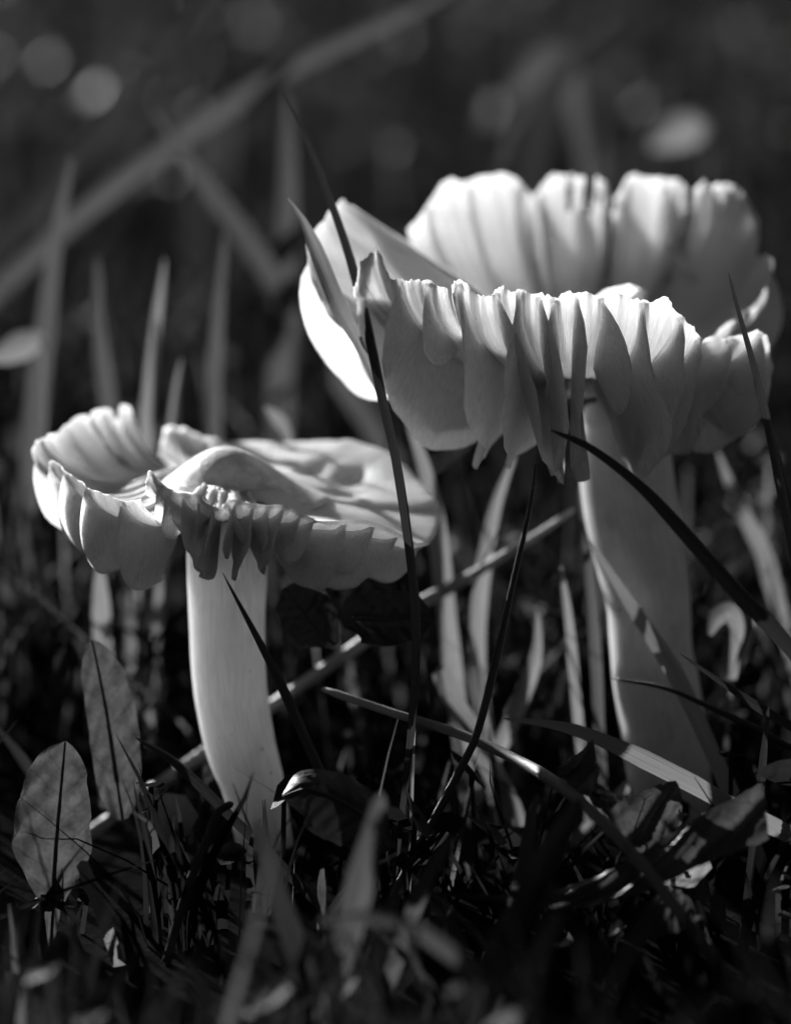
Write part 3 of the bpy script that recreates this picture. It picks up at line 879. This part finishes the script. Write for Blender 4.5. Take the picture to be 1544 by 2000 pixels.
# ------------------------------------------------------------------ uncountable meadow
def scatter_blades(n, xr, yr, hr, wr, seed, limit=None, bright=0.10):
    r = np.random.default_rng(seed)
    V, F, UVs, T = [], [], [], []
    off = 0
    K, m = 6, 3
    for _ in range(n):
        y = r.uniform(*yr)
        half = xr(y)
        x = r.uniform(-half, half)
        h = r.uniform(*hr) * r.uniform(0.55, 1.0)
        if limit is not None:
            h = min(h, limit(x, y, r))
            if h < 0.004:
                continue
        a = r.uniform(0, 2 * math.pi)
        lean = r.uniform(0.1, 1.1) * h
        if r.random() < 0.15:
            lean *= 2.0
        b = a + r.normal(0, 0.6)
        w = r.uniform(*wr)
        face = r.uniform(0, 2 * math.pi)
        sx, sy = math.cos(face), math.sin(face)
        tone = r.uniform(0.3, 1.0) * (6.0 if r.random() < bright else 1.0)  # a share of blades made paler to imitate sunlit grass
        for i in range(K):
            t = i / (K - 1)
            cx = x + lean * (t ** 1.7) * math.cos(a + (b - a) * t)
            cy = y + lean * (t ** 1.7) * math.sin(a + (b - a) * t)
            cz = -0.004 + (h + 0.004) * (t - 0.25 * t * t * (lean / h if h else 0) * 0.5)
            ww = w * (1 - t ** 2.2) + 0.0001
            for k in range(m):
                q = k - 1
                V.append((cx + sx * q * ww * 0.5 + (-sy) * abs(q) * ww * 0.18, cy + sy * q * ww * 0.5 + sx * abs(q) * ww * 0.18, cz))
                UVs.append((k / 2 + off % 13, t * 3))
                T.append(tone)
        for i in range(K - 1):
            for k in range(m - 1):
                F.append((off + i * m + k, off + i * m + k + 1, off + (i + 1) * m + k + 1, off + (i + 1) * m + k))
        off += K * m
    return V, F, UVs, T


def merge(parts):
    V, F, Q, T, o = [], [], [], [], 0
    for v, f, q, t in parts:
        V += v
        F += [tuple(i + o for i in p) for p in f]
        Q += q
        T += t
        o += len(v)
    return V, F, Q, T


CAMW = CAM * U


def row_height(x, y, row):
    """height at which a point over ground spot (x, y) shows at photo row `row`"""
    # ray through that row: direction in the camera's vertical plane
    s = (1000 - row) / D0
    dy, dz = FWD[1] + UPV[1] * s, FWD[2] + UPV[2] * s
    k = (y - CAMW[1]) / dy
    return CAMW[2] + dz * k


def column(x, y):
    return 772 + x / (y - CAMW[1]) * FWD[1] * D0


def clear_row(x, y, row):
    c = column(x, y)
    if -50 < c < 250:                      # the oval leaf stands free
        row = max(row, 1730 + 0.4 * abs(c - 105))
    elif 380 < c < 590:
        row = max(row, 1545)
    elif 1060 < c < 1400 and y < 0.0:
        row = max(row, 1660)
    return row


def lim_near(x, y, r):
    return row_height(x, y, clear_row(x, y, r.uniform(1640, 2050)))


def lim_mid(x, y, r):
    return row_height(x, y, clear_row(x, y, r.uniform(1360, 1760)))


def lim_back(x, y, r):
    return row_height(x, y, r.uniform(560, 1450))


xr = lambda y: 0.075 + max(0, (y - CAMW[1]) * 0.17)
grass = merge([
    scatter_blades(2200, xr, (-0.16, -0.03), (0.01, 0.05), (0.0004, 0.0015), 1, lim_near, 0.10),
    scatter_blades(1000, xr, (-0.03, 0.03), (0.01, 0.05), (0.0004, 0.0016), 2, lim_mid, 0.12),
    scatter_blades(1500, xr, (0.03, 0.14), (0.015, 0.06), (0.0006, 0.0022), 3, lim_back, 0.2),
    scatter_blades(3600, xr, (0.14, 0.45), (0.02, 0.075), (0.0012, 0.0035), 4, None, 0.2),
    scatter_blades(5200, xr, (0.45, 1.3), (0.03, 0.10), (0.0015, 0.0045), 5, None, 0.08),
    scatter_blades(5600, xr, (1.3, 3.6), (0.06, 0.16), (0.002, 0.006), 6, None, 0.015),
    scatter_blades(1500, lambda y: 0.8, (-1.0, -0.42), (0.03, 0.10), (0.0015, 0.0045), 7),
])
go = link_mesh('grass', grass[0], grass[1], M_STUFF, None, grass[2], tone=grass[3])
go['kind'] = 'stuff'
tag(go, 'tangled meadow grass around and behind the mushrooms', 'grass')


def scatter_leaves(n, xr, yr, zr, sr, seed, limit=None, bright=0.10, dim=1.0):
    r = np.random.default_rng(seed)
    V, F, Q, T, off = [], [], [], [], 0
    for _ in range(n):
        y = r.uniform(*yr)
        x = r.uniform(-xr(y), xr(y))
        z = r.uniform(*zr)
        if limit is not None:
            z = min(z, limit(x, y, r))
            if z < 0.001:
                continue
        s = r.uniform(*sr)
        nrm = unit(np.array([r.normal(0, 0.7), r.normal(0, 0.7), 1.0]))
        a = unit(np.cross(nrm, np.array([r.normal(), r.normal(), 0.1])))
        b = np.cross(nrm, a)
        tone = dim * r.uniform(0.3, 1.0) * (5.5 if r.random() < bright else 1.0)  # paler share stands in for lit leaves and blurred bright specks
        c = np.array([x, y, z])
        el = r.uniform(0.5, 1.0)
        V.append(tuple(c - nrm * s * 0.15)); Q.append((0.5, 0.5)); T.append(tone)
        for k in range(8):
            an = k / 8 * 2 * math.pi
            rr = s * (1 + 0.12 * math.sin(3 * an + x * 900))
            V.append(tuple(c + a * rr * math.cos(an) + b * rr * el * math.sin(an) + nrm * s * 0.10 * math.sin(2 * an)))
            Q.append((0.5 + 0.5 * math.cos(an), 0.5 + 0.5 * math.sin(an)))
            T.append(tone)
        for k in range(8):
            F.append((off, off + 1 + k, off + 1 + (k + 1) % 8))
        # a petiole down to the soil
        bx = c + np.array([r.normal(0, s), r.normal(0, s), -z - 0.004])
        w = 0.0003
        V += [tuple(c + np.array([-w, 0, 0])), tuple(c + np.array([w, 0, 0])), tuple(bx + np.array([w, 0, 0])), tuple(bx + np.array([-w, 0, 0]))]
        Q += [(0, 0), (1, 0), (1, 1), (0, 1)]
        T += [tone] * 4
        F.append((off + 9, off + 10, off + 11, off + 12))
        off += 13
    return V, F, Q, T


und = merge([
    scatter_leaves(260, xr, (-0.16, -0.03), (0.002, 0.016), (0.001, 0.004), 21, lim_near, 0.02, 0.9),
    scatter_leaves(500, xr, (-0.03, 0.05), (0.002, 0.02), (0.001, 0.004), 22, lim_mid, 0.0),
    scatter_leaves(3200, xr, (0.05, 0.35), (0.003, 0.040), (0.0006, 0.0028), 23, lim_back, 0.30),
    scatter_leaves(4200, xr, (0.35, 1.2), (0.005, 0.07), (0.0012, 0.0042), 24, None, 0.14),
])
uo = link_mesh('undergrowth', und[0], und[1], M_UNDER, None, und[2], tone=und[3])
uo['kind'] = 'stuff'
tag(uo, 'small rounded leaves of low plants between the grass', 'undergrowth')
